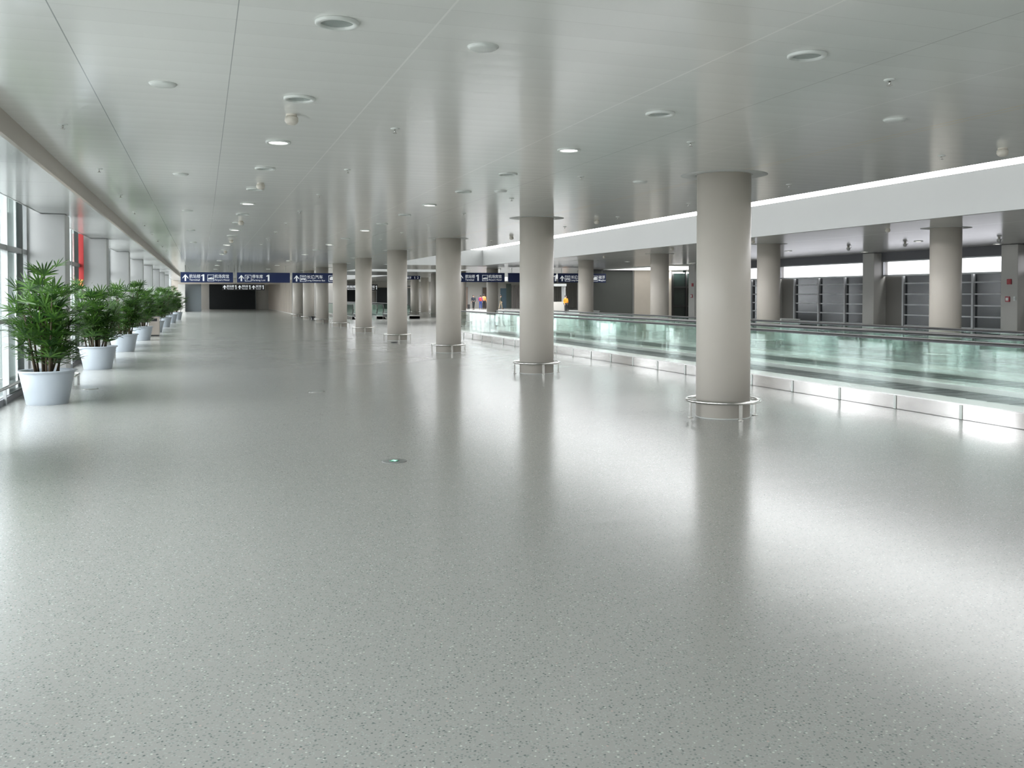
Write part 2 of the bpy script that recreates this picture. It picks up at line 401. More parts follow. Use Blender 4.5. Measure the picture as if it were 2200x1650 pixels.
# dark glazed doors further right, with bright lamps inside
d = MB().box(30.3, 34.8, RW + .02, RW + .05, 0, H).build('door_20', mat('dark_green_glass', (.012, .02, .018), .08), kind='structure')
fr = MB()
for x in (30.35, 31.4, 32.2, 33.6): fr.box(x - .06, x + .06, RW - .06, RW + .02, 0, H)
for z in (.95, 2.25): fr.box(30.3, 34.8, RW - .05, RW + .02, z - .05, z + .05)
fr.build('door_frame', M_BLACK, d)
for k, x in enumerate((30.6, 31.7)):
    l = thing('strip_light', ['left', 'right'][k] + '-hand short strip light above the dark glazed doors', 'light', (x, RW - .25, 3.2))
    MB().box(-.36, .36, -.05, .05, 0, .05).build('diffuser', M_STRIP, l)
    MB().box(-.38, .38, -.06, .06, .05, .20).build('housing', M_RIM, l)
struct('wall_right', MB().poly([(25.42, 45.22, 0), (34.8, 57, 0), (35.1, 56.8, 0), (25.75, 45.1, 0)], (0, 0, 1), H + ZT), M_WALLGREY)
struct('wall_right', MB().poly([(34.8, 57, 0), (50, 118, 0), (50.3, 118, 0), (35.1, 56.8, 0)], (0, 0, 1), H + ZT), M_WALLGREY)

# ---------------------------------------------------------------- far end
FW = YF
struct('wall_far', MB().box(-3.6, 50.3, FW, FW + .3, 0, H + ZT), M_WALLGREY)
struct('wall_far', MB().box(-3.6, -2.35, 100, 100.4, 0, 3.7), M_BEIGE)
struct('wall_far', MB().box(-2.35, 7.65, 100, 100.4, 2.95, H), M_WALLGREY)
struct('wall_far', MB().box(-2.6, -2.35, 100.4, FW, 0, H), M_WALLGREY)
struct('trim_6', MB().box(-2.35, 7.7, 99.9, 100.0, 2.82, 2.97), M_BEIGE)
struct('wall_far', MB().box(-2.35, -1.7, 100, 100.4, 0, 2.95), M_WALLGREY)
struct('wall_far', MB().box(7.65, 7.95, 86.5, FW, 0, H), M_WALLGREY)
rb = MB()
y = 86.6
while y < FW: rb.box(7.60, 7.66, y, y + .25, .05, 3.1); y += .9
struct('trim_7', rb, M_BEIGE)
struct('wall_far', MB().box(7.95, 11.6, 86.5, 86.8, 0, H), M_WALLGREY)
struct('wall_far', MB().box(-1.7, -.15, 101, 101.3, 0, 2.95), mat('slate_grey_panel', (.13, .15, .16), .5))
slatted('security_gate', .75, 6.1, 0, 2.95, FW - .3, M_DARK, .16, 'wide closed near-black gate at the far end of the hall', 'gate')
slatted('roller_shutter', 16.9, 19.3, 0, 2.6, FW - .3, M_DARK, .14, 'small dark shutter beneath the left of the two distant signs by the walkway', 'shutter')
slatted('roller_shutter', 20.9, 22.4, 0, 2.6, FW - .3, M_DARK, .14, 'narrow dark shutter seen between two columns right of the small dark shutter', 'shutter')
def leafdoor(x0, x1, z1, m, label):
    t = thing('door', label, 'door', ((x0 + x1) / 2, FW - .12, 0)); w_ = (x1 - x0) / 2
    MB().box(-w_, w_, 0, .06, 0, z1).build('door_leaf', m, t)
    MB().box(-w_ - .08, -w_, -.04, .1, 0, z1).box(w_, w_ + .08, -.04, .1, 0, z1).box(-w_ - .08, w_ + .08, -.04, .1, z1, z1 + .08).build('door_frame', M_FRAME, t)
    MB().tube([(w_ * .7, -.06, .95), (w_ * .7, -.06, 1.15)], .015).box(w_ * .7 - .01, w_ * .7 + .01, -.06, 0, 1.04, 1.06).build('handle', M_CHROME, t)
leafdoor(24.9, 25.9, 2.9, M_GREYSH, 'narrow dark door in the far wall between the fifth and fourth columns')
leafdoor(34.9, 36.0, 2.7, mat('brown_door', (.12, .09, .07), .5), 'dark brown door in the far wall just right of the group of travellers')
leafdoor(32.0, 32.9, 2.75, mat('tan_door', (.28, .21, .17), .5), 'tan door in the far wall left of the walking man with a case')
MB().box(37.4, 38.2, FW - .1, FW - .02, 0, 2.6).build('wall_panel', mat('blue_grey_glazed_panel', (.13, .20, .26), .25), label='tall blue-grey glazed panel on the far wall behind the walking traveller in dark top', category='panel')
MB().box(38.2, 38.85, FW - .12, FW - .02, 0, 3.2).build('wall_panel', mat('green_grey_panel', (.12, .15, .14), .3), label='dark green-grey panel right of the blue-grey panel on the far wall', category='panel')
b = MB(); x = 38.95
while x < 43: b.box(x, x + .18, FW - .1, FW - .02, 0, 3.0); x += .3
b.build('ribbed_panel', mat('pinkish_grey_ribs', (.33, .30, .29), .5), label='ribbed pinkish-grey panelling on the far wall beside the second column', category='panel')
b = MB(); x = 45.0
while x < 49: b.box(x, x + .16, FW - .1, FW - .02, 0, 2.9); x += .32
b.build('ribbed_panel', M_WALLGREY, label='ribbed grey panelling at the far right beneath the white canopy', category='panel')
for k, (x0, x1, z0, z1, cc, lab) in enumerate(((12.95, 13.7, 1.15, 1.75, (.03, .10, .30), 'small blue display low on the far wall between the eighth and seventh columns'),
        (14.9, 15.6, 1.05, 1.85, (.08, .06, .35), 'small violet-blue display on the far wall between the seventh and sixth columns'))):
    t = thing('wall_display', lab, 'display', ((x0 + x1) / 2, FW - .14, 0)); w_ = (x1 - x0) / 2
    MB().box(-w_, w_, 0, .1, z0, z1).build('housing', M_BLACK, t)
    MB().box(-w_ + .04, w_ - .04, -.01, 0, z0 + .04, z1 - .04).build('screen', mat('blue_screen', cc, .3, emit=cc, es=.5), t)
struct('wall_far', MB().box(11.6, 16.2, FW - .2, FW, 0, 2.9), mat('mauve_grey_wall', (.13, .12, .13), .5))
struct('trim_8', MB().box(16.2, 27, FW - .2, FW - .05, 2.6, 2.75), M_BEIGE)
# white canopy box at the far right
t = thing('service_counter', 'white canopied service counter at the far right behind the walkway rails', 'counter', (32.15, 84.6, 0))
MB().box(-1.2, 1.2, -.5, .5, 2.55, 2.80).build('canopy', M_FASCIA, t)
MB().box(-1.15, -1.05, -.4, .4, 0, 2.55).build('post', M_FRAME, t); MB().box(1.05, 1.15, -.4, .4, 0, 2.55).build('post', M_FRAME, t)
MB().box(-1.1, 1.1, -.3, .4, 0, 1.05).build('counter_front', M_WALLGREY, t)
# ================================================================== columns
def column(x, y, z1=H - .0005, shade_r=.60):
    t = thing('column', '', 'column', (x, y, 0))
    MB().lathe([(.3745, 0), (.3745, z1)], 0, 0, 64).build('shaft', M_COL, t)
    MB().lathe([(.385, 0), (.385, .012), (.377, .016)], 0, 0, 64).build('base_seal', M_SEALSHADE, t)
    MB().lathe([(.40, z1 - .001), (shade_r, z1 - .001), (shade_r, z1), (.40, z1)], 0, 0, 64, caps=False).build('recess_shade_ring', M_SEALSHADE, t)  # darker flush ring paints the shadow of the ceiling recess around the column
    return t
def guard(x, y):
    t = thing('guard_rail', '', 'guard rail', (x, y, 0))
    R = .503
    MB().tube([(R * math.cos(2 * PI * k / 64), R * math.sin(2 * PI * k / 64), .238) for k in range(64)], .024, 12, True).build('ring', M_CHROME, t)
    base = math.atan2(-11.6, -6.98)
    for a in (-62, 28, 118, 208):
        th = base + math.radians(a); c_, s_ = math.cos(th), math.sin(th)
        leg = MB().box(-.008, .008, -.028, .028, 0, .225).build('leg', M_CHROME, t)
        leg.location = (R * c_, R * s_, 0); leg.rotation_euler = (0, 0, th)
        pl = MB().cyl(0, 0, 0, .008, .04, seg=20).build('foot_plate', M_CHROME, leg)
    return t
C0 = column(6.98, 11.6); G0 = guard(6.98, 11.6)
LBL = ['nearest and largest grey round column of the front row', 'second grey round column of the front row counting away from the viewer', 'third grey round column of the front row',
       'fourth grey round column of the front row, with the small black mat at its foot', 'fifth grey round column of the front row', 'sixth grey round column of the front row', 'seventh grey round column of the front row',
       'eighth grey round column of the front row', 'ninth and farthest grey round column of the front row']
for k in range(9):
    y = 11.6 + S * k
    c = C0 if k == 0 else dup(C0, (6.98, y, 0)); c['label'] = LBL[k]; c['group'] = 'front row of round columns'
    if k < 9:
        g = G0 if k == 0 else dup(G0, (6.98, y, 0)); g['group'] = 'guard rails of the front row'
        g['label'] = 'steel ring guard rail around the foot of the %s front-row column' % ORD[k]
for k in range(-2, 9):
    if k in (-2, -1): continue
    y = 18.98 + S * k
    c = dup(C0, (17.80, y, 0)); c['group'] = 'rear row of round columns'
    c['label'] = '%s round grey column of the row behind the moving walkway' % (ORD[k] if k else 'nearest')
    g = dup(G0, (17.80, y, 0)); g['group'] = 'guard rails of the rear row'
    g['label'] = 'steel ring guard rail around the %s column behind the moving walkway' % ORD[k]
c = dup(C0, (20.5, 89, 0), label='dim grey round column standing alone far off between the fourth and third front columns'); c['group'] = 'distant column'

# ================================================================== moving walkways
def arc_end(y, sgn, r, zt, n=8):
    return [(0, y + sgn * r * math.sin(PI * k / n), zt - r + r * math.cos(PI * k / n)) for k in range(n + 1)]
def balustrade(root, x, y0, y1, pitch, cap0=True, cap1=True, zdeck=.22):
    zr = 1.045; n = max(1, round((y1 - y0) / pitch)); st = (y1 - y0) / n
    for k in range(n):
        a, b = y0 + k * st + .004, y0 + (k + 1) * st - .004
        if k == n - 1 and cap1 or k == 0 and cap0:
            s = 1 if k == n - 1 and cap1 else -1
            e, o_ = (b, a) if s == 1 else (a, b)
            pts = [(x - .006, o_, zdeck), (x - .006, o_, zr - .03)] + [(x - .006, e + s * .30 * math.sin(PI * q / 8), zr - .34 + .31 * math.cos(PI * q / 8)) for q in range(9)] + [(x - .006, e, zdeck)]
            MB().poly(pts, (1, 0, 0), .012).build('glass_panel', M_GREEN, root)
        else:
            MB().box(x - .006, x + .006, a, b, zdeck, zr - .03).build('glass_panel', M_GREEN, root)
    pts = []
    if cap0: pts += [(x, y0 - .33 * math.sin(PI * q / 8), zr - .33 + -.33 * math.cos(PI * q / 8)) for q in range(8)]
    pts += [(x, y0, zr), (x, y1, zr)]
    if cap1: pts += [(x, y1 + .33 * math.sin(PI * q / 8), zr - .33 + .33 * math.cos(PI * q / 8)) for q in range(1, 9)]
    MB().tube(pts, .034, 10, flat=.5).build('handrail', M_RUBBER, root)
    MB().box(x - .014, x + .014, y0, y1, zr - .036, zr - .012).build('handrail_track', M_LINTEL, root)
def walkway(x0, x1, g0, g1, b0, b1, y0, y1, label, outer, group):
    """x0..x1 decks, g0,g1 glass lines, b0..b1 belt"""
    t = thing('moving_walkway', label, 'moving walkway', (0, 0, 0), 0, group); t.location = ((x0 + x1) / 2, y0, 0); ox, oy = t.location.x, t.location.y
    X = lambda v: v - ox
    L_ = y1 - y0
    if 'L' in outer:
        n = round(L_ / 1.31); st = L_ / n
        for k in range(n):
            a, b = k * st + .004, (k + 1) * st - .004
            tw = random.uniform(-.004, .004)
            p = MB().box(-.006, .006, -(b - a) / 2, (b - a) / 2, .004, .205, .003).build('skirt_panel', M_STEEL, t)
            p.location = (X(x0) + .006, (a + b) / 2, 0); p.rotation_euler = (0, 0, tw)
            if k: MB().box(X(x0) - .008, X(x0) - .001, a - .03, a + .022, .004, .20).build('joint_cover', M_RIM, t)
    else:
        MB().box(X(x0), X(x0) + .006, 0, L_, 0, .21).build('skirt_panel', M_STEEL, t)
    MB().box(X(x1) - .012, X(x1), 0, L_, 0, .21).build('skirt_panel', M_STEEL, t)
    MB().box(X(x0), X(b0), 0, L_, .205, .222, .003).build('deck', M_DECK, t)
    MB().box(X(b1), X(x1), 0, L_, .205, .222, .003).build('deck', M_DECK, t)
    MB().box(X(b0) - .012, X(b0), 0, L_, .10, .205).build('inner_skirt', M_DECK, t)
    MB().box(X(b1), X(b1) + .012, 0, L_, .10, .205).build('inner_skirt', M_DECK, t)
    # pallet band with fine cross ribs
    b = MB(); b.box(X(b0), X(b1), .6, L_ - .6, .09, .14)
    yy = .8
    while yy < L_ - .8: b.box(X(b0) + .02, X(b1) - .02, yy, yy + .36, .14, .145); yy += .4
    b.build('pallet_band', M_BELT, t)
    for s_, ya in ((1, .6), (-1, L_ - .6)):
        MB().poly([(X(b0), ya, .145), (X(b0), ya - s_ * .2, .145), (X(b0), ya - s_ * 1.5, .002), (X(b0), ya, .002)], (1, 0, 0), b1 - b0).build('landing_plate', M_STEEL, t)
    root2 = t
    for gx in (g0, g1):
        balustrade(root2, X(gx), .5, L_ - .5, 2.25)
    return t
walkway(9.93, 12.13, 10.40, 11.98, 10.46, 11.86, 2.5, 38.8, 'near moving walkway with green glass sides and stepped steel skirt', 'L', 'moving walkways')
walkway(12.15, 14.80, 12.35, 14.15, 12.45, 14.02, 2.5, 38.8, 'moving walkway running alongside behind the near one', '', 'moving walkways')
walkway(9.93, 12.13, 10.05, 11.75, 10.12, 11.66, 65.8, 100, 'distant moving walkway starting beyond the sixth column, left lane', 'L', 'moving walkways')
walkway(12.15, 14.80, 12.20, 14.15, 12.26, 14.02, 65.8, 100, 'distant moving walkway starting beyond the fifth column, right lane', '', 'moving walkways')

# ================================================================== ceiling fittings
def lamp(lit, r=.135):
    t = thing('ceiling_light', '', 'ceiling light')
    MB().lathe([(r, 0), (r, -.014), (r * .94, -.020), (r * .76, -.018), (r * .74, .0)], 0, 0, 40, caps=False).build('rim', M_RIM, t)
    MB().lathe([(r * .75, -.012 if lit else -.004), (.001, -.016 if lit else -.006)], 0, 0, 40, caps=False).build('diffuser', M_LAMP if lit else M_UNLIT, t)
    return t
LIT = lamp(True); UNL = lamp(False)
used = {'lit': False, 'un': False}
def put(kind, x, y, label, group, z=H - .001):
    src = LIT if kind == 'lit' else UNL
    if not used[kind]: o = src; o.location = (x, y, z); used[kind] = True; o['label'] = label; o['group'] = group
    else: o = dup(src, (x, y, z), label=label, group=group)
    return o
gA, gB, gR = 'ceiling lights of the left row', 'ceiling lights of the middle row', 'ceiling lights beyond the walkway'
A = [(5.86, 0), (8.21, 0), (10.61, 1), (12.86, 0), (15.43, 0), (17.9, 1), (20.3, 0), (22.7, 0), (25.2, 1), (27.8, 0), (32.9, 1), (36.5, 0), (40.5, 1), (48.2, 1), (56, 1), (63.8, 1)]
nl = nu = 0
for y, l in A:
    if l: lab = '%s lit round ceiling light of the left row' % ORD[nl]; nl += 1
    else: lab = '%s unlit round ceiling light of the left row' % ORD[nu]; nu += 1
    put('lit' if l else 'un', .80, y, lab, gA)
B = [(5.62, 0), (7.84, 0), (10.12, 1), (12.4, 0), (14.74, 0), (17.13, 1), (19.4, 0), (22.0, 0), (24.4, 1), (28, 0), (31.6, 1), (35.5, 0), (39.6, 1), (47.2, 1), (54.8, 1), (62.6, 1)]
nl = nu = 0
for y, l in B:
    if l: lab = '%s lit round ceiling light of the row above the middle of the floor' % ORD[nl]; nl += 1
    else: lab = '%s unlit round ceiling light of the row above the middle of the floor' % ORD[nu]; nu += 1
    put('lit' if l else 'un', 4.04, y, lab, gB)
RL = ['nearest lit light beyond the walkway, by the nearest rear column', 'lit light just in front of the rightmost square pillar', 'lit light left of the nearest rear column', 'lit light above the middle square pillar', 'lit light right of the second rear column', 'lit light beside the hidden square pillar behind the second rear column', 'lit light left of the second rear column', 'lit light in front of the far square pillar with alarms', 'lit light above the dark glazed doors side', 'lit light at the mouth of the recess', 'lit light inside the recess in front of the shutter', 'lit light deepest in the recess']
for i, (x, y) in enumerate([(21.3, 23.85), (24.9, 24.3), (21.3, 30.7), (24.6, 30.45), (21.0, 36.9), (24.6, 37.0), (20.4, 43.1), (24.4, 43.6), (20.4, 50), (24.4, 50.5), (30.6, 53.2), (31.8, 55.5)]):
    put('lit', x, y, RL[i], gR)
DISC = thing('ceiling_speaker', 'nearest flat white ceiling speaker left of the light row', 'speaker', (-.29, 8.0, H), group='flat ceiling discs')
MB().lathe([(.10, 0), (.10, -.012), (.085, -.02), (.001, -.02)], 0, 0, 32, caps=False).build('cover', M_RIM, DISC)
MB().lathe([(.108, 0), (.108, -.004), (.09, -.006)], 0, 0, 32, caps=False).build('rim', M_RIM, DISC)
for i, y in enumerate((13.85, 19.8, 25.7, 31.6)):
    dup(DISC, (-.28, y, H), label='%s flat white ceiling speaker left of the light row' % ORD[i + 1])
for x, y, l in ((6.33, 7.42, 'beige ceiling disc above the right edge of the floor near the golden joint'), (6.19, 12.65, 'flat ceiling disc just left of the nearest column top'), (1.82, 6.13, 'flat ceiling disc right of the pale joint line'),
                (4.6, 14.5, 'flat ceiling disc between two unlit middle lights')):
    dup(DISC, (x, y, H), label=l)
SPR = thing('sprinkler_head', '', 'sprinkler', (-1.3, 10.19, H))
MB().lathe([(.045, 0), (.045, -.006), (.02, -.012), (.001, -.012)], 0, 0, 20, caps=False).build('escutcheon', M_RIM, SPR)
MB().cyl(0, 0, -.045, -.012, .008, seg=10).lathe([(.001, -.045), (.022, -.045), (.022, -.049), (.001, -.049)], 0, 0, 16, caps=False).build('deflector', M_CHROME, SPR)
SPR['label'] = 'nearest sprinkler of the line beside the beige ceiling strip'; SPR['group'] = 'sprinklers'
for i in range(1, 9):
    dup(SPR, (-1.3, 10.19 + 3.42 * i, H), label='%s sprinkler of the line beside the beige ceiling strip' % ORD[i])
for i in range(1, 9):
    dup(SPR, (1.86, 6.13 + 3.27 * i, H), label='%s sprinkler of the line right of the pale joint' % (ORD[i - 1]))
for i in range(0, 8):
    dup(SPR, (5.12, 6.06 + 3.15 * i, H), label='%s sprinkler of the line left of the front columns' % (ORD[i]))
for i in range(0, 7):
    dup(SPR, (8.5, 9.15 + 3.1 * i, H), label='%s sprinkler of the line between the front columns and the skylight' % (ORD[i]))
SM = thing('smoke_detector', 'nearest smoke detector hanging between the unlit and lit left lights', 'smoke detector', (.80, 8.98, H), group='smoke detectors')
MB().lathe([(.052, 0), (.052, -.018), (.001, -.018)], 0, 0, 28, caps=False).build('base', M_PLASTIC, SM)
MB().lathe([(.046, -.018), (.062, -.030), (.064, -.062), (.050, -.085), (.046, -.088), (.042, -.088), (.036, -.096), (.001, -.098)], 0, 0, 28, caps=False).build('sensor_head', M_PLASTIC, SM)
for i, y in enumerate((14.6, 22.2, 29.9, 37.6)):
    dup(SM, (.84, y, H), label='%s smoke detector in the left light row' % ORD[i + 1])
for i, (x, y) in enumerate(((8.73, 8.46), (8.4, 19.35), (8.45, 25.6), (8.4, 33.2), (8.4, 41))):
    dup(SM, (x, y, H), label='%s smoke detector between the front columns and the skylight' % ORD[i])
for i, (x, y) in enumerate(((16.54, 19.6), (16.2, 25.2), (15.9, 29.9), (16.5, 37.2), (16.5, 45))):
    dup(SM, (x, y, H), label='%s smoke detector along the far edge of the skylight' % ORD[i])
CAM = thing('security_camera', 'dome security camera left of the nearest rear column', 'camera', (21.35, 24.5, H), group='security cameras')
MB().cyl(0, 0, -.06, 0, .05, seg=20).build('mount', M_PLASTIC, CAM)
MB().lathe([(.08, -.06), (.085, -.12), (.07, -.17), (.035, -.2), (.001, -.205)], 0, 0, 24, caps=False).build('dome', mat('pale_dome', (.50, .50, .49), .3), CAM)
MB().tube([(.0, 0, -.10), (.16, 0, -.06)], .012).build('bracket', M_PLASTIC, CAM)
CAM.scale = (.75, .75, .75)
dup(CAM, (21.3, 27.2, H), label='dome security camera beside the square pillar, further left')
dup(CAM, (22.2, 21.6, H), label='dome security camera just right of the nearest rear column')

# ================================================================== hanging signs
def text_mesh(txt, size, name):
    cu = bpy.data.curves.new(name, 'FONT'); cu.body = txt; cu.size = size; cu.extrude = .004; cu.offset = 0.004
    o = bpy.data.objects.new(name, cu); col.objects.link(o)
    bpy.context.view_layer.update()
    me = bpy.data.meshes.new_from_object(o.evaluated_get(bpy.context.evaluated_depsgraph_get()))
    bpy.data.objects.remove(o); return me
def add_text(root, txt, x, z, h, width=None, y=-.003, name='lettering'):
    if txt == '1':
        w_ = width or h * .4; s_ = w_ * .52
        pts = [(x + w_ - s_, z), (x + w_, z), (x + w_, z + h), (x + w_ - s_ * .8, z + h), (x, z + h * .84), (x, z + h * .70), (x + w_ - s_, z + h * .76)]
        MB().poly([(px, -.001, pz) for px, pz in pts], (0, -1, 0), .004).build('numeral', M_LETTER, root); return
    me = text_mesh(txt, 1.0, name)
    xs = [v.co.x for v in me.vertices]; ys = [v.co.y for v in me.vertices]
    if not xs: return
    sy = h / (max(ys) - min(ys)); sx = sy if width is None else width / (max(xs) - min(xs))
    for v in me.vertices: v.co = Vector(((v.co.x - min(xs)) * sx, -v.co.z * .5, (v.co.y - min(ys)) * sy))
    me.materials.clear(); me.materials.append(M_LETTER)
    o = bpy.data.objects.new(name, me); col.objects.link(o); o.parent = root; o.location = (x, y, z)
def arrow(root, x, z, h):
    b = MB(); w_ = h * .8; c_ = x + w_ / 2; t_ = h * .11
    P = lambda l: b.poly([(px, -.001, pz) for px, pz in l], (0, -1, 0), .004)
    P([(c_ - t_, z), (c_ + t_, z), (c_ + t_, z + h * .93), (c_ - t_, z + h * .93)])
    b2 = [(c_, z + h), (c_ - w_ / 2, z + h * .52), (c_ - w_ / 2, z + h * .34), (c_, z + h * .80), (c_ + w_ / 2, z + h * .34), (c_ + w_ / 2, z + h * .52)]
    b.poly([(px, -.006, pz) for px, pz in b2], (0, -1, 0), .004); b.build('arrow', M_LETTER, root)
def icon_frame(b, x, z, s, t_=.022):
    for a in ((x, x + s, z, z + t_), (x, x + s, z + s - t_, z + s), (x, x + t_, z, z + s), (x + s - t_, x + s, z, z + s)): b.box(a[0], a[1], -.006, -.001, a[2], a[3])
def icon_bus(root, x, z, s):
    b = MB(); icon_frame(b, x, z, s); q = s / 10
    b.box(x + 2 * q, x + 8 * q, -.006, -.001, z + 7 * q, z + 8 * q).box(x + 1.5 * q, x + 8.5 * q, -.006, -.001, z + 3 * q, z + 5.2 * q).box(x + 2 * q, x + 3.2 * q, -.006, -.001, z + 2 * q, z + 3 * q).box(x + 6.8 * q, x + 8 * q, -.006, -.001, z + 2 * q, z + 3 * q)
    b.build('bus_symbol', M_LETTER, root)
def icon_bed(root, x, z, s):
    b = MB(); icon_frame(b, x, z, s); q = s / 10
    b.box(x + q, x + 9 * q, -.006, -.001, z + 2.6 * q, z + 4.6 * q)
    b.poly([(x + 1.2 * q, -.001, z + 4.6 * q), (x + 4.2 * q, -.001, z + 4.6 * q), (x + 8.8 * q, -.001, z + 6.6 * q), (x + 8.8 * q, -.001, z + 4.6 * q), (x + 9 * q, -.001, z + 4.6 * q), (x + 9 * q, -.001, z + 7 * q)], (0, -1, 0), .004)
    b.build('bed_symbol', M_LETTER, root)
def icon_p(root, x, z, s):
    b = MB(); icon_frame(b, x, z, s); b.build('parking_frame', M_LETTER, root); add_text(root, 'P', x + s * .28, z + s * .2, s * .6, y=-.003)
def icon_train(root, x, z, s):
    b = MB(); icon_frame(b, x, z, s); q = s / 10
    b.poly([(x + 2 * q, -.001, z + 2.5 * q), (x + 2 * q, -.001, z + 6 * q), (x + 4 * q, -.001, z + 8 * q), (x + 8.5 * q, -.001, z + 8 * q), (x + 8.5 * q, -.001, z + 2.5 * q)], (0, -1, 0), .004)
    b.build('train_symbol', M_LETTER, root)
def sign(x0, x1, y, z0, z1, label, lit=M_NAVY, rods=True):
    t = thing('hanging_sign', label, 'sign', (x0, y, 0), 0, 'hanging direction signs')
    MB().box(0, x1 - x0, 0, .12, z0, z1, .008).build('panel', lit, t)
    if rods:
        for x in (.25, x1 - x0 - .25): MB().cyl(x, .06, z1, H, .012, seg=8).build('hanger', M_FRAME, t)
    return t
SY, SZ0, SZ1 = 56.0, 2.43, 3.01
def lz(f): return SZ0 + (SZ1 - SZ0) * f
kx = SY / 58.0
s = sign(-1.22 * kx, 1.72 * kx, SY, SZ0, SZ1, 'leftmost navy sign with arrow, Terminal 1 and airport hotel text')
arrow(s, .10, lz(.14), .38); add_text(s, '航站楼', .46, lz(.42), .22, .60); add_text(s, 'Terminal', .46, lz(.16), .11, .56); add_text(s, '1', 1.10, lz(.14), .38, .17)
icon_bed(s, 1.44, lz(.14), .36); add_text(s, '机场宾馆', 1.83, lz(.42), .22, .78); add_text(s, 'Airport Hotel', 1.83, lz(.12), .13, .80)
s = sign(1.94 * kx, 5.02 * kx, SY, SZ0, SZ1, 'navy sign with arrow and parking symbol, second from the left')
arrow(s, .10, lz(.14), .36); icon_p(s, .44, lz(.14), .36); add_text(s, '停车库', .84, lz(.42), .22, .60); add_text(s, 'Parking Lot', .84, lz(.12), .12, .74); add_text(s, '1', 1.64, lz(.14), .38, .17)
s = sign(5.16 * kx, 8.44 * kx, SY, SZ0, SZ1, 'navy sign with arrow and bus symbol, third from the left behind columns')
arrow(s, .10, lz(.14), .36); icon_bus(s, .44, lz(.14), .36); add_text(s, '长途汽车', .84, lz(.42), .22, .92); add_text(s, 'Long Distance Bus', .84, lz(.12), .12, 1.05)
icon_train(s, 2.1, lz(.14), .36); add_text(s, '磁浮', 2.5, lz(.42), .22, .45); add_text(s, 'Maglev', 2.5, lz(.12), .12, .45)
z0r, z1r = 2.52, 3.10
def lr(f): return z0r + (z1r - z0r) * f
s = sign(15.4 * kx, 18.68 * kx, SY, z0r, z1r, 'navy sign with Terminal 1 text right of the third column')
arrow(s, .15, lr(.14), .38); add_text(s, '航站楼', .60, lr(.42), .22, .62); add_text(s, 'Terminal', .60, lr(.14), .12, .56); add_text(s, '1', 1.30, lr(.14), .38, .17)
icon_bed(s, 1.70, lr(.14), .36); add_text(s, '机场宾馆', 2.10, lr(.42), .22, .86); add_text(s, 'Airport Hotel', 2.10, lr(.12), .13, .86)
s = sign(18.93 * kx, 22.28 * kx, SY, z0r, z1r, 'navy sign mostly blank at its left, half hidden by the second column')
add_text(s, '1', 3.05, lr(.14), .38, .17); icon_p(s, 1.7, lr(.14), .36); add_text(s, '停车库', 2.1, lr(.42), .22, .60); add_text(s, 'Parking Lot', 2.1, lr(.12), .12, .74)
s = sign(22.42 * kx, 25.87 * kx, SY, z0r, z1r + .01, 'rightmost navy sign with bus and train symbols beside the dark shutter')
arrow(s, .12, lr(.14), .36); icon_bus(s, .46, lr(.14), .36); add_text(s, '长途汽车', .88, lr(.42), .22, .92); add_text(s, 'Long Distance Bus', .88, lr(.12), .12, 1.05)
icon_train(s, 2.38, lr(.14), .36); add_text(s, '磁浮', 2.80, lr(.42), .22, .45); add_text(s, 'Maglev', 2.80, lr(.12), .14, .50)
def sign2(x0, txt, label, y=98, z=2.20, w_=1.45):
    t = sign(x0, x0 + w_, y, z, z + .62, label, M_BLACK, False)
    [MB().cyl(hx, .06, z + .62, H, .015, seg=8).build('hanger', M_FRAME, t) for hx in (.2, w_ - .2)]
    arrow(t, .08, z + .10, .40); add_text(t, txt, .45, z + .26, .26, w_ - .75); add_text(t, 'Terminal', .45, z + .09, .11, w_ - .8); add_text(t, '1', w_ - .22, z + .10, .40, .14); return t
sign2(1.85, '航站楼', 'small black sign with white text over the far gate, left of three')
sign2(3.30, '停车库', 'small black sign with white text over the far gate, middle of three', w_=1.35)
sign2(4.65, '宾馆', 'small black sign with white text over the far gate, right of three', w_=1.30)
sign2(13.7, '航站楼', 'distant black sign between the sixth and fifth columns', w_=1.9)
sign2(15.9, '宾馆', 'distant black sign between the fifth and fourth columns', w_=1.6)
s = sign(15.3, 16.9, 75, 2.98, 3.28, 'small distant navy sign between the fourth and third columns')
add_text(s, '磁浮', .45, 3.04, .18, .4); add_text(s, '1', 1.1, 3.04, .18, .06); add_text(s, '2', 1.35, 3.04, .18, .10)

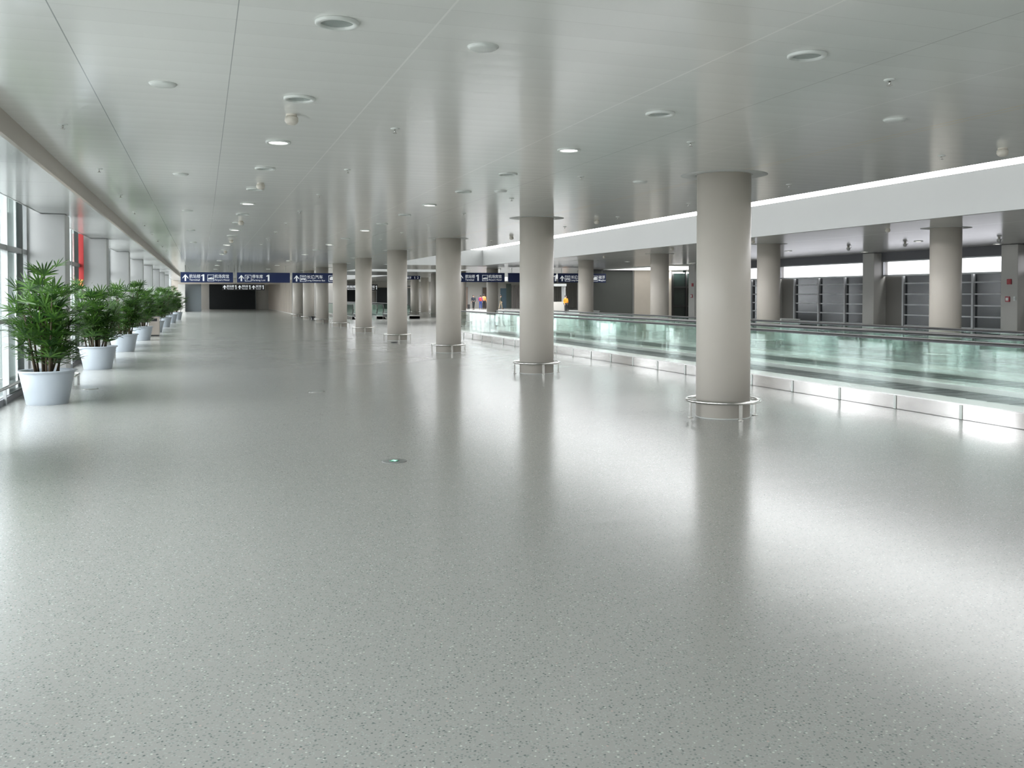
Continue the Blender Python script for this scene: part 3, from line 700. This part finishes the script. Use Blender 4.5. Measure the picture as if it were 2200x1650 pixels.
# ================================================================== potted palms
def frond(bm, base, yaw, elev, pet, ll, rng):
    """fan leaf: thin stalk, then 7-10 narrow folded leaflets from one point"""
    d = Vector((math.cos(yaw) * math.cos(elev), math.sin(yaw) * math.cos(elev), math.sin(elev)))
    hub = base + d * pet - Vector((0, 0, .04 * pet))
    side = Vector((-math.sin(yaw), math.cos(yaw), 0)); up = side.cross(d) * -1
    if up.z < 0: up = -up
    a = .004
    q = [bm.verts.new(p) for p in (base - side * a, base + side * a, hub + side * a, hub - side * a)]; bm.faces.new(q)
    q = [bm.verts.new(p) for p in (base - up * a, base + up * a, hub + up * a, hub - up * a)]; bm.faces.new(q)
    n = rng.randint(7, 11); spread = rng.uniform(1.1, 1.65)
    for i in range(n):
        t_ = (i / (n - 1) * 2 - 1) * spread
        dd = (d * math.cos(t_) + side * math.sin(t_)).normalized()
        L_ = ll * (1 - .22 * abs(t_) / spread) * rng.uniform(.88, 1.08)
        lat = dd.cross(up).normalized(); wv = .0130 * ll / .3
        droop = rng.uniform(.02, .40)
        pts = []
        for u, ww in ((.0, .25), (.35, 1.0), (.72, .9), (1.0, .12)):
            c_ = hub + dd * (L_ * u) - Vector((0, 0, 1)) * (droop * L_ * u * u) + up * (.04 * u)
            pts.append((c_ - lat * wv * ww, c_ + lat * wv * ww))
        vs = [(bm.verts.new(a_), bm.verts.new(b_)) for a_, b_ in pts]
        for (a_, b_), (c2, d2) in zip(vs, vs[1:]): bm.faces.new((a_, b_, d2, c2))
def palm_meshes(seed, height, nf, spread):
    rng = random.Random(seed); canes = MB(); lf = MB(); z0 = .50
    nc = 17
    for k in range(nc):
        a = rng.uniform(0, 2 * PI); r = rng.uniform(.03, .24)
        hgt = height * (1.0 if k == 0 else rng.uniform(.42, .97)) - .22
        bx, by = r * math.cos(a), r * math.sin(a); lean = rng.uniform(.0, .55) * spread
        tx, ty = bx + math.cos(a) * lean * .45, by + math.sin(a) * lean * .45
        pts = [(bx + (tx - bx) * u, by + (ty - by) * u, z0 - .05 + (hgt) * u) for u in (0, .35, .7, 1)]
        canes.tube(pts, [.017, .016, .012, .007], 6)
        m_ = nf // nc
        for j in range(m_):
            u = 1 - (j / m_) * .88 + rng.uniform(-.05, .05); u = max(.10, min(1, u))
            p = Vector((bx + (tx - bx) * u, by + (ty - by) * u, z0 - .05 + hgt * u))
            yaw = rng.uniform(0, 2 * PI) if rng.random() < .45 else a + rng.uniform(-1.1, 1.1)
            el = rng.uniform(.6, 1.35) if u > .9 else rng.uniform(.1, 1.0)
            frond(lf.bm, p, yaw, el, rng.uniform(.10, .26) * (.8 + .4 * spread), rng.uniform(.24, .36), rng)
    return canes, lf
def palm(seed, height, nf, spread):
    t = thing('potted_palm', '', 'potted plant', group='potted palms along the windows')
    MB().lathe([(.30, 0), (.305, .012), (.395, .47), (.40, .495), (.435, .515), (.435, .53), (.415, .535), (.385, .525), (.375, .46), (.37, .44), (.001, .44)], 0, 0, 56, caps=False).build('planter', M_POT, t)
    MB().cyl(0, 0, 0, .008, .298, seg=48).build('planter_foot', M_BLACK, t)
    MB().lathe([(.374, .455), (.25, .475), (.001, .48)], 0, 0, 32, caps=False).build('soil', M_SOIL, t)
    cn, lf = palm_meshes(seed, height, nf, spread)
    cn.build('canes', M_CANE, t); o = lf.build('fronds', M_LEAF, t, kind='stuff')
    return t
P1 = palm(3, 1.80, 230, .95); P2 = palm(11, 1.60, 225, 1.05); P3 = palm(23, 1.64, 225, 1.0)
pots = [(-2.35, 16.35, P1, .3, 'nearest and largest potted palm, in a pale grey planter by the window'), (-2.33, 23.65, P2, 1.1, 'second potted palm from the viewer in a pale planter'),
        (-2.30, 30.7, P3, .2, 'third potted palm from the viewer'), (-2.22, 38.1, P1, 2.2, 'fourth potted palm, standing before the beige litter bin'), (-2.10, 45.9, P2, 3.9, 'fifth potted palm, just beyond the beige litter bin'),
        (-2.0, 53.4, P3, 2.7, 'sixth potted palm towards the far end of the window row'), (-1.9, 61.2, P1, 4.1, 'seventh potted palm, small in the distance'), (-1.75, 69.0, P2, 5.0, 'eighth and farthest potted palm, dark against the far wall')]
seen = set()
for x, y, src, rz, lab in pots:
    if src.name not in seen: o = src; seen.add(src.name); o.location = (x, y, 0); o.rotation_euler = (0, 0, rz); o['label'] = lab
    else: o = dup(src, (x, y, 0), rz, lab)
# beige litter bin
t = thing('litter_bin', 'beige square litter bin with black plinth among the planters', 'bin', (-1.95, 42.0, 0))
MB().box(-.22, .22, -.2, .2, .05, .80, .012).build('body', M_BEIGE, t)
MB().box(-.20, .20, -.18, .18, 0, .05).build('plinth', M_BLACK, t)
MB().box(-.23, .23, -.21, .21, .80, .84, .01).build('lid', M_STEEL, t)
MB().box(-.13, .13, -.203, -.198, .62, .74).build('opening', M_BLACK, t)

# ================================================================== rails around left pillars and along windows
def pillar_rail(y, label):
    t = thing('pillar_rail', label, 'guard rail', (-2.38, y, 0), 0, 'low rails around the window pillars')
    MB().tube([(-.45, -.14, .22), (.03, -.14, .22), (.12, -.10, .22), (.14, 0, .22), (.14, .62, .22), (.12, .72, .22), (.03, .76, .22), (-.45, .76, .22)], .02, 10).build('rail', M_CHROME, t)
    for x, yy in ((.12, -.08), (.12, .70), (-.30, -.14)):
        MB().box(x - .02, x + .02, yy - .008, yy + .008, 0, .21).build('leg', M_CHROME, t)
PORD = {i: (['first visible', 'second visible', 'third visible', 'fourth visible', 'fifth visible', 'sixth visible', 'seventh visible', 'eighth visible'][j]) for j, i in enumerate([i for i, y in enumerate(PF) if y > 15])}
for i, y in enumerate(PF):
    if y > 15: pillar_rail(y, 'low steel rail around the foot of the %s window pillar' % PORD[i])
def window_rail(a, b, label):
    t = thing('window_rail', label, 'rail', (-2.93, a, 0), 0, 'low rails along the windows')
    L_ = b - a
    MB().tube([(0, .1, .27), (0, L_ - .1, .27)], .028, 10).build('rail', M_CHROME, t)
    MB().box(-.06, -.02, 0, L_, .0, .10).build('kerb', M_LINTEL, t)
    n = 4
    for k in range(n):
        yy = .4 + (L_ - .8) * k / (n - 1)
        MB().box(-.03, .015, yy - .015, yy + .015, 0, .25).build('leg', M_FRAME, t)
for (a, b), lab in zip([e for e in edges if e[1] > 15 and e[1] < 70], ['behind the nearest palm', 'behind the second palm', 'behind the third palm', 'behind the fourth palm', 'behind the fifth palm', 'behind the sixth palm', 'behind the seventh palm']):
    window_rail(a, b, 'low steel rail along the window ' + lab)
# red strip with orange foot, painting a reflection beside the second visible pillar
t = thing('reflection_strip', 'narrow red strip with an orange foot, painted as a reflection beside the second window pillar', 'painted reflection', (-2.98, 26.5, 0))
MB().box(-.07, .06, -.03, -.005, 2.12, 3.30).build('red_reflection', M_RED, t)
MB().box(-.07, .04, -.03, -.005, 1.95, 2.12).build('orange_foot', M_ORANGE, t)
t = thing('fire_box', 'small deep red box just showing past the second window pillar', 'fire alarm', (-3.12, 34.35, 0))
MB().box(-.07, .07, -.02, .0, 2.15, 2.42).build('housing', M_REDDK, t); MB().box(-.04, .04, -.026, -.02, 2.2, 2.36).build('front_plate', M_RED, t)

# ================================================================== floor discs, mat
t = thing('floor_marker', 'round floor marker with a green lit arrow in the open floor', 'floor marker', (1.87, 9.53, 0))
MB().lathe([(.128, 0), (.128, .003), (.120, .005), (.001, .005)], 0, 0, 40, caps=False).build('plate', mat('dull_grey_plate', (.20, .21, .20), .4), t)
MB().lathe([(.055, .005), (.055, .007), (.001, .007)], 0, 0, 24, caps=False).build('green_disc', mat('green_disc', (.03, .16, .10), .4), t)
MB().poly([(0, .045, .007), (-.035, .0, .007), (-.012, .0, .007), (-.012, -.04, .007), (.012, -.04, .007), (.012, .0, .007), (.035, .0, .007)], (0, 0, 1), .002).build('arrow', mat('pale_green_glow', (.5, .9, .7), .4, emit=(.5, 1, .75), es=.7), t)
for x, y, lab in ((-1.97, 18.62, 'round floor plate between the first and second palms'), (1.9, 16.8, 'faint round floor plate in the open floor, far side of the green marker')):
    t = thing('floor_plate', lab, 'floor plate', (x, y, 0), 0, 'plain floor plates')
    MB().lathe([(.13, 0), (.13, .004), (.12, .006), (.001, .006)], 0, 0, 32, caps=False).build('cover', mat('floor_cover', (.30, .31, .30), .35), t)
    MB().lathe([(.142, 0), (.142, .002), (.132, .003)], 0, 0, 32, caps=False).build('rim', M_CHROME, t)
MB().lathe([(.12, 0), (.12, .02), (.10, .03), (.001, .03)], 0, 0, 28, caps=False).build('black_puck', M_BLACK, None, (6.52, 33.2, 0), label='small black round mat at the foot of the fourth column', category='mat')
t = thing('cleaning_bucket', 'small black bucket by the foot of the eighth column', 'bucket', (7.15, 65.0, 0))
MB().lathe([(.12, 0), (.15, .26), (.14, .26), (.115, .02), (.001, .02)], 0, 0, 24, caps=False).build('pail', M_BLACK, t)
MB().tube([(-.14, 0, .25), (-.1, 0, .36), (0, 0, .40), (.1, 0, .36), (.14, 0, .25)], .006, 6).build('handle', M_CHROME, t)

# ================================================================== kiosks behind the walkway, alarms
def kiosk(x, y, w_, label):
    t = thing('counter_cabinet', label, 'cabinet', (x, y, 0), 0, 'low cabinets behind the walkway')
    MB().box(-.35, .35, -w_ / 2, w_ / 2, .04, .86, .01).build('body', mat('pale_grey_laminate', (.55, .58, .55), .4), t)
    MB().box(-.38, .38, -w_ / 2 - .03, w_ / 2 + .03, .86, .90, .008).build('top', M_WHITE, t)
    MB().box(-.30, .30, -w_ / 2 + .05, w_ / 2 - .05, 0, .04).build('plinth', M_BLACK, t)
    MB().box(-.356, -.350, -w_ / 2 + .1, -.02, .12, .80).build('door', M_PILLAR, t)
    MB().box(-.356, -.350, .02, w_ / 2 - .1, .12, .80).build('door', M_PILLAR, t)
kiosk(19.0, 27.8, 1.1, 'pale low cabinet in front of the glazed doors, by the second rear column')
kiosk(19.2, 45.9, 2.4, 'pale low cabinet at the foot of the fourth rear column')
def alarm(y, z, label, kind):
    t = thing(kind, label, 'fire alarm', (25.42, y, z), 0, 'fire alarm fittings')
    MB().box(-.04, 0, -.09, .09, -.09, .09, .008).build('housing', M_REDDK, t)
    MB().box(-.05, -.04, -.05, .05, -.05, .05).build('front_plate', M_RIM if kind == 'fire_call_point' else M_RED, t)
alarm(24.28, 2.16, 'small red alarm sounder high on the rightmost square pillar', 'alarm_sounder')
alarm(24.34, 1.58, 'red call point at the middle of the rightmost square pillar', 'fire_call_point')
alarm(45.42, 2.27, 'small red alarm sounder on the distant square pillar left of the nearest column', 'alarm_sounder')
alarm(45.50, 1.66, 'red call point on the distant square pillar left of the nearest column', 'fire_call_point')
t = thing('wall_switch', 'white round device next to the red call point on the rightmost pillar', 'switch', (25.42, 24.06, 1.60))
MB().box(-.03, 0, -.05, .05, -.07, .07, .01).build('housing', M_RIM, t); MB().box(-.04, -.03, -.02, .02, -.03, .03).build('button', M_FRAME, t)

# ================================================================== people (far off)
def skin_obj(name, verts, edges_, rad, m, parent, root=0):
    me = bpy.data.meshes.new(name); me.from_pydata(verts, edges_, []); o = bpy.data.objects.new(name, me); col.objects.link(o); o.parent = parent
    mod = o.modifiers.new('skin', 'SKIN'); mod.use_smooth_shade = True
    if not me.skin_vertices: me.attributes  # created with the modifier below
    for i, r in enumerate(rad):
        sv = me.skin_vertices[0].data[i] if me.skin_vertices else None
        if sv: sv.radius = (r if hasattr(r, '__len__') else (r, r)); sv.use_root = (i == root)
    s_ = o.modifiers.new('sub', 'SUBSURF'); s_.levels = 1; s_.render_levels = 2
    me.materials.append(m); return o
def person(x, y, rz, label, top, legs, hgt=1.70, stride=.22, arm=.10, bag=None):
    t = thing('person', label, 'person', (x, y, 0), rz, 'travellers at the far side'); k = hgt / 1.70; t.scale = (k, k, k)
    st = stride
    def limbs():
        # hip, chest, neck, head, shoulders .. hands, knees, feet (facing -y)
        V = [(0, 0, .93), (0, 0, 1.10), (0, .0, 1.30), (0, 0, 1.43), (0, -.01, 1.49), (0, -.02, 1.58), (0, -.01, 1.66),
             (-.19, 0, 1.38), (-.24, arm * .5, 1.12), (-.25, -arm, .90), (-.25, -arm - .03, .80),
             (.19, 0, 1.38), (.24, -arm * .5, 1.12), (.25, arm * .6, .90), (.25, arm * .6 - .03, .80),
             (-.09, 0, .88), (-.10, -st * .5, .48), (-.10, -st * .6, .08), (-.10, -st * .6 - .16, .035),
             (.09, 0, .88), (.10, st * .35, .48), (.10, st * .9, .09), (.10, st * .9 - .15, .035)]
        E = [(0, 1), (1, 2), (2, 3), (3, 4), (4, 5), (5, 6), (2, 7), (7, 8), (8, 9), (9, 10), (2, 11), (11, 12), (12, 13), (13, 14), (0, 15), (15, 16), (16, 17), (17, 18), (0, 19), (19, 20), (20, 21), (21, 22)]
        R = [(.14, .10), (.13, .09), (.15, .10), .06, .052, .085, .07, .055, .042, .03, .03, .055, .042, .03, .03, .08, .055, .04, .035, .08, .055, .04, .035]
        return V, E, R
    V, E, R = limbs()
    # five fingers on each hand
    for hi, sx in ((10, -1), (14, 1)):
        hx, hy, hz = V[hi]
        for f in range(4):
            V.append((hx, hy - .026 + f * .017, hz - .05 - (.012 if f in (1, 2) else 0))); E.append((hi, len(V) - 1)); R.append(.008)
        V.append((hx - sx * .012, hy - .045, hz - .005)); E.append((hi, len(V) - 1)); R.append(.009)
    skin_obj('body', V, E, R, M_SKIN, t)
    V2, _, _ = limbs()
    skin_obj('jacket', V2[0:4] + V2[7:10] + V2[11:14], [(0, 1), (1, 2), (2, 3), (2, 4), (4, 5), (5, 6), (2, 7), (7, 8), (8, 9)],
             [(.165, .125), (.16, .12), (.175, .125), .065, .075, .06, .046, .075, .06, .046], top, t)
    skin_obj('trousers', [V2[0], V2[15], V2[16], V2[17], V2[19], V2[20], V2[21]], [(0, 1), (1, 2), (2, 3), (0, 4), (4, 5), (5, 6)],
             [(.16, .12), .10, .075, .062, .10, .075, .062], legs, t)
    MB().lathe([(.001, 1.74), (.05, 1.73), (.088, 1.69), (.098, 1.63), (.092, 1.57), (.07, 1.55)], 0, .018, 16, caps=False).build('hair', M_HAIR, t)
    face = MB().lathe([(.001, 1.575), (.012, 1.58), (.001, 1.60)], 0, -.105, 8, caps=False)
    face.box(-.035, -.018, -.100, -.092, 1.605, 1.615).box(.018, .035, -.100, -.092, 1.605, 1.615).box(-.02, .02, -.098, -.09, 1.545, 1.552)
    face.build('face_features', M_HAIR, t)
    for sx, (fy) in ((-.10, -st * .6), (.10, st * .9)):
        MB().box(sx - .045, sx + .045, fy - .21, fy + .06, 0, .08, .02).build('shoe', M_BLACK, t)
    if bag:
        MB().box(-.15, .15, .11, .27, 1.0, 1.42, .05).build('backpack', bag, t)
    return t
cl = lambda n_, c_: mat(n_, c_, .8)
NAV = cl('dark_navy_cloth', (.018, .022, .035)); 
person(30.9, 108.2, 0, 'person in a dark suit walking with a small black wheeled case', NAV, cl('charcoal_cloth', (.02, .022, .024)), 1.72, .2)
t = thing('wheeled_case', 'small black wheeled case beside the person in the dark suit', 'suitcase', (30.3, 108.2, 0))
MB().box(-.14, .14, -.1, .1, .05, .58, .02).build('shell', M_BLACK, t)
MB().tube([(-.08, .08, .58), (-.08, .1, .95), (.08, .1, .95), (.08, .08, .58)], .01, 6).build('handle', M_FRAME, t)
for sx in (-.1, .1): MB().cyl(sx, .06, 0, .05, .025, seg=10).build('wheel', M_BLACK, t)
person(31.85, 108.4, 2.8, 'person with a red backpack, violet top and blue trousers next to the column', cl('violet_cloth', (.20, .05, .25)), cl('blue_denim', (.03, .06, .24)), 1.68, .15, bag=M_RED)
person(32.4, 108.8, 2.4, 'person in an orange-yellow top half hidden by the column', cl('orange_cloth', (.75, .30, .08)), cl('black_cloth', (.015, .015, .018)), 1.80, .12)
person(34.35, 108.2, 1.3, 'person in a dark green top and khaki trousers walking right of the column', cl('dark_green_cloth', (.03, .045, .035)), cl('khaki_cloth', (.26, .22, .15)), 1.72, .25)
person(32.85, 83.0, .4, 'person in an orange vest by the canopied counter at the far right', cl('hi_vis_orange_cloth', (.75, .28, .02)), cl('black_trouser_cloth', (.02, .02, .02)), 1.66, .08)
